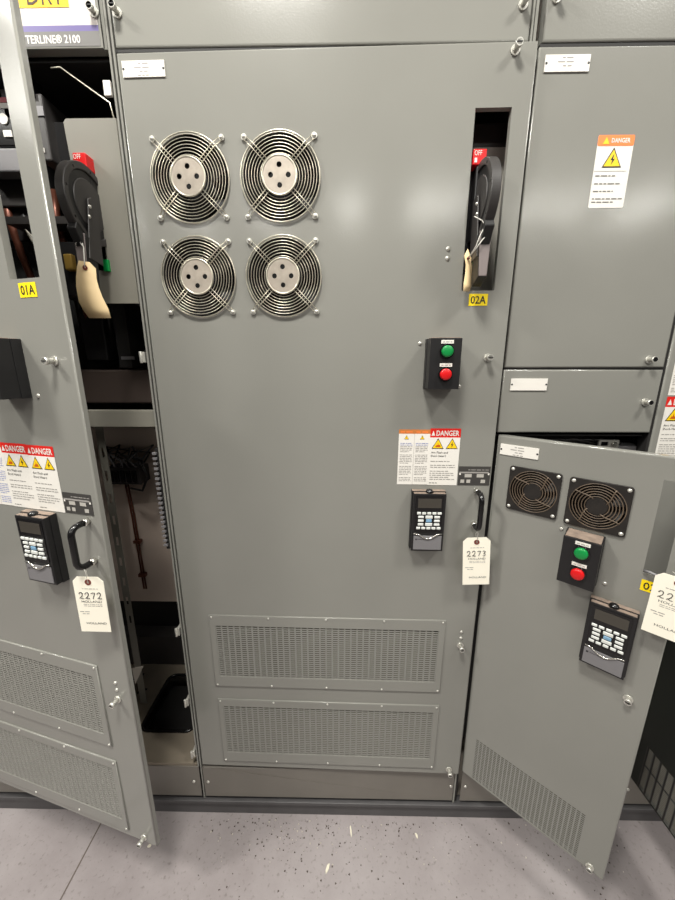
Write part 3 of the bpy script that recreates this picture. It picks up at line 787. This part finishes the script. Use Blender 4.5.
# ------------------------------------------------------------------ hanging tags
def stroke(b, pts, x, z, sx, sz, y, r=.0007):
    b.tube([(x + p[0] * sx, y, z + p[1] * sz) for p in pts], r, INK, 4)
DIG = {'2': [(0, .75), (.2, .98), (.5, 1), (.68, .8), (.6, .5), (.3, .2), (0, .05), (.2, .18), (.45, .02), (.85, .05)],
       '7': [(0, .85), (.3, .95), (.75, .95), (.6, .6), (.42, .3), (.32, 0)],
       '3': [(.05, .9), (.35, 1), (.62, .85), (.5, .6), (.25, .52), (.6, .42), (.66, .2), (.4, 0), (.05, .08)],
       '4': [(.35, 1), (.1, .5), (.0, .38), (.7, .42), (.55, .7), (.5, .3), (.42, 0)]}
def auction_tag(M, num, label, w=.066, h=.131, strtop=None):
    o = thing('auction_tag', M.translation, label, 'tag', 'white auction tags on the door handles')
    c = .010
    out = [(-w / 2, -h), (w / 2, -h), (w / 2, -c), (w / 2 - c, 0), (-w / 2 + c, 0), (-w / 2, -c)]
    b = MB().plate(out, [circ(0, -.0125, .0025, 12)], -.0003, .0006, PAPER)
    b.words(-.015, .018, -.0285, .0022, -.0006, GINK, 21)
    b.text('HOLLAND', -.020, .022, -.0605, -.0555, -.0006, INK)
    b.words(-.017, .022, -.0655, .0018, -.0006, GINK, 22); b.words(-.017, .022, -.0690, .0018, -.0006, GINK, 23)
    b.words(-.027, -.006, -.0830, .0026, -.0006, GINK, 24); b.words(-.022, -.008, -.0880, .0026, -.0006, GINK, 25)
    b.text('HOLLAND', -.017, .025, -.1125, -.1075, -.0006, INK)
    b.build('card', o, M)
    n = MB(); x = -.023
    for ch in num:
        stroke(n, DIG[ch], x, -.0510, .0105, .0145, -.0007); x += .0125
    n.build('handwritten_number', o, M)
    e = MB().plate(circ(0, -.0125, .0066, 24), [circ(0, -.0125, .0026, 14)], -.0009, .0012, RUST); e.build('eyelet', o, M)
    if strtop:
        MB().tube([(0, -.001, -.0125), (strtop[0] * .5 + .0015, -.003, strtop[1] * .6), (strtop[0], strtop[2], strtop[1]), (strtop[0] * .5 - .0015, .003, strtop[1] * .5), (0, .001, -.0125)], .0006, STRING, 5).build('string', o, M)
    return o
# handle bar undersides: 01A and 02A
pA = MA @ Vector((.7735, -.030, 1.0255))
auction_tag(Matrix.Translation(pA) @ Matrix.Rotation(R(-3), 4, 'Z') @ Matrix.Rotation(R(-4), 4, 'Y') @ Matrix.Rotation(R(0), 4, 'X'), '2273', 'white auction tag numbered 2273 hanging from the middle door pull handle', strtop=(.000, .019, -.006))
pB = MBd @ Vector((.7660, -.030, 1.0260))
auction_tag(Matrix.Translation((-.5170, -.2130, 1.0205)) @ Matrix.Rotation(R(1), 4, 'Y'), '2272', 'white auction tag numbered 2272 hanging from the left open door pull handle', w=.063, h=.131, strtop=(-.002, .022, -.004))
pC = MC @ Vector((.3520, -.028, 1.0580))
auction_tag(Matrix.Translation(pC) @ Matrix.Rotation(R(-41.3), 4, 'Z') @ Matrix.Rotation(R(1), 4, 'Y'), '2274', 'white auction tag starting with 22 covering the yellow label at the right edge', strtop=(-.012, .006, .004))

def manila(prof, label, x0=0, loc=(0, 0, 0)):
    """prof: list of (left xyz, right xyz) rows from the top"""
    o = thing('manila_tag', loc, label, 'tag', 'manila tags wired to the operators')
    b = MB(); L = [Vector(p[0]) for p in prof]; Rr = [Vector(p[1]) for p in prof]; n = len(prof); off = Vector((0, .0006, 0))
    vs = []
    for l, r_ in zip(L, Rr): vs += [l, r_, l + off, r_ + off]
    fs = []
    for i in range(n - 1):
        a = 4 * i; c = a + 4
        fs += [(a, a + 1, c + 1, c), (a + 2, c + 2, c + 3, a + 3), (a, c, c + 2, a + 2), (a + 1, a + 3, c + 3, c + 1)]
    fs += [(0, 2, 3, 1), (4 * n - 4, 4 * n - 3, 4 * n - 1, 4 * n - 2)]
    b.add(vs, fs, MANILA, True); b.build('card', o, None)
    return o
y_ = -.065
m1 = manila([((-.5350, y_, 1.6426), (-.5135, y_, 1.6397)), ((-.5405, y_, 1.6315), (-.5019, y_ - .001, 1.6273)), ((-.5435, y_ - .003, 1.6120), (-.5015, y_ - .004, 1.6066)),
             ((-.5453, y_ - .005, 1.5931), (-.4975, y_ - .007, 1.5900)), ((-.5455, y_ - .004, 1.5630), (-.4925, y_ - .008, 1.5720)), ((-.5395, y_ - .001, 1.5450), (-.4850, y_ - .006, 1.5500)), ((-.5331, y_ + .001, 1.5331), (-.4835, y_ - .004, 1.5324))],
            'cream manila tag wired to the black operator inside the left enclosure', loc=(-.51, y_, 1.64))
MB().plate(circ(-.5225, 1.6290, .0048, 16), [circ(-.5225, 1.6290, .0018, 10)], y_ - .0030, .0012, RUST).build('eyelet', m1, None)
MB().tube([(-.5225, y_ - .003, 1.629), (-.5206, y_ - .003, 1.6468), (-.5208, y_, 1.6666), (-.5273, y_, 1.6776), (-.536, y_, 1.6741), (-.540, y_ + .01, 1.6633)], .0011, STRING, 6).tube([(-.5208, y_, 1.6640), (-.5238, y_ + .002, 1.6865)], .0011, STRING, 6).build('wire_tie', m1, None)
y2 = -.030
m2 = manila([((.2562, y2, 1.6708), (.2609, y2 + .004, 1.6646)), ((.2503, y2, 1.6584), (.2690, y2 + .006, 1.6520)), ((.2550, y2, 1.6407), (.2715, y2 + .006, 1.6400)), ((.2550, y2, 1.6200), (.2712, y2 + .006, 1.6203)), ((.2536, y2, 1.6049), (.2715, y2 + .004, 1.5996)), ((.2534, y2 - .002, 1.5893), (.2676, y2 + .002, 1.5892))],
            'cream manila tag wired to the black operator in the 02A door slot', loc=(.258, y2, 1.659))
MB().cyl((.2590, y2 + .0005, 1.6530), (.2590, y2 - .002, 1.6530), .0028, RUST, 12).build('eyelet', m2, None)
y3 = -.068
MB().tube([(.2590, y2 - .001, 1.6530), (.2600, y3, 1.6640), (.2660, y3, 1.6825), (.2740, y3, 1.7000), (.2675, y3, 1.7087), (.2518, y3, 1.7158)], .0010, STRING, 6).tube([(.2590, y2 - .001, 1.6530), (.2620, y3, 1.6620), (.2720, y3, 1.6760), (.2840, y3, 1.6893)], .0010, STRING, 6).build('wire_tie', m2, None)

# ------------------------------------------------------------------ chips and grit on the floor
def chip(x, y, sx, sy, ang, label):
    b = MB(); n = 7; rd = random.Random(int(x * 1000)); P = []
    for i in range(n):
        a = 2 * math.pi * i / n; r_ = rd.uniform(.7, 1.1); q = (sx * r_ * math.cos(a), sy * r_ * math.sin(a))
        P.append((q[0] * math.cos(ang) - q[1] * math.sin(ang), q[0] * math.sin(ang) + q[1] * math.cos(ang)))
    b.loft([(p[0], p[1], 0) for p in P], [(p[0] * .9, p[1] * .9, .002) for p in P], FLAKE)
    o = b.build('paint_chip', None, Matrix.Translation((x, y, .0002))); tag(o, label, 'paint chip', 'paint chips on the floor')
chip(.030, -.040, .003, .020, .1, 'long thin pale paint chip on the floor near the middle of the sill')
chip(-.040, -.125, .005, .014, -.3, 'pale paint chip lying nearest the viewer on the floor below the middle enclosure')
chip(.236, -.048, .004, .008, .4, 'small pale chip on the floor in front of the right end of the middle enclosure')
chip(-.590, -.085, .007, .005, .2, 'small pale chip on the floor joint beneath the left open door')
g = MB(); rd = random.Random(3)
GM = mat('grit', (74, 62, 54), .9); GL = mat('pale_grit', (196, 188, 176), .9)
for i in range(420):
    x = rd.uniform(-.45, .9) if i % 3 else rd.gauss(-.12, .14); y = -.012 - abs(rd.gauss(0, .05 if i % 2 else .12)); r_ = rd.uniform(.0009, .0032)
    a = rd.uniform(0, 3)
    g.loft([(x + r_ * math.cos(a + k * 2.1), y + r_ * math.sin(a + k * 2.1), 0.0002) for k in range(3)], [(x + r_ * .5 * math.cos(a + k * 2.1), y + r_ * .5 * math.sin(a + k * 2.1), r_) for k in range(3)], GM if rd.random() < .75 else GL)
go = g.build('floor_grit'); tag(go, 'dark and pale grit scattered along the floor in front of the sill', 'grit'); go['kind'] = 'stuff'
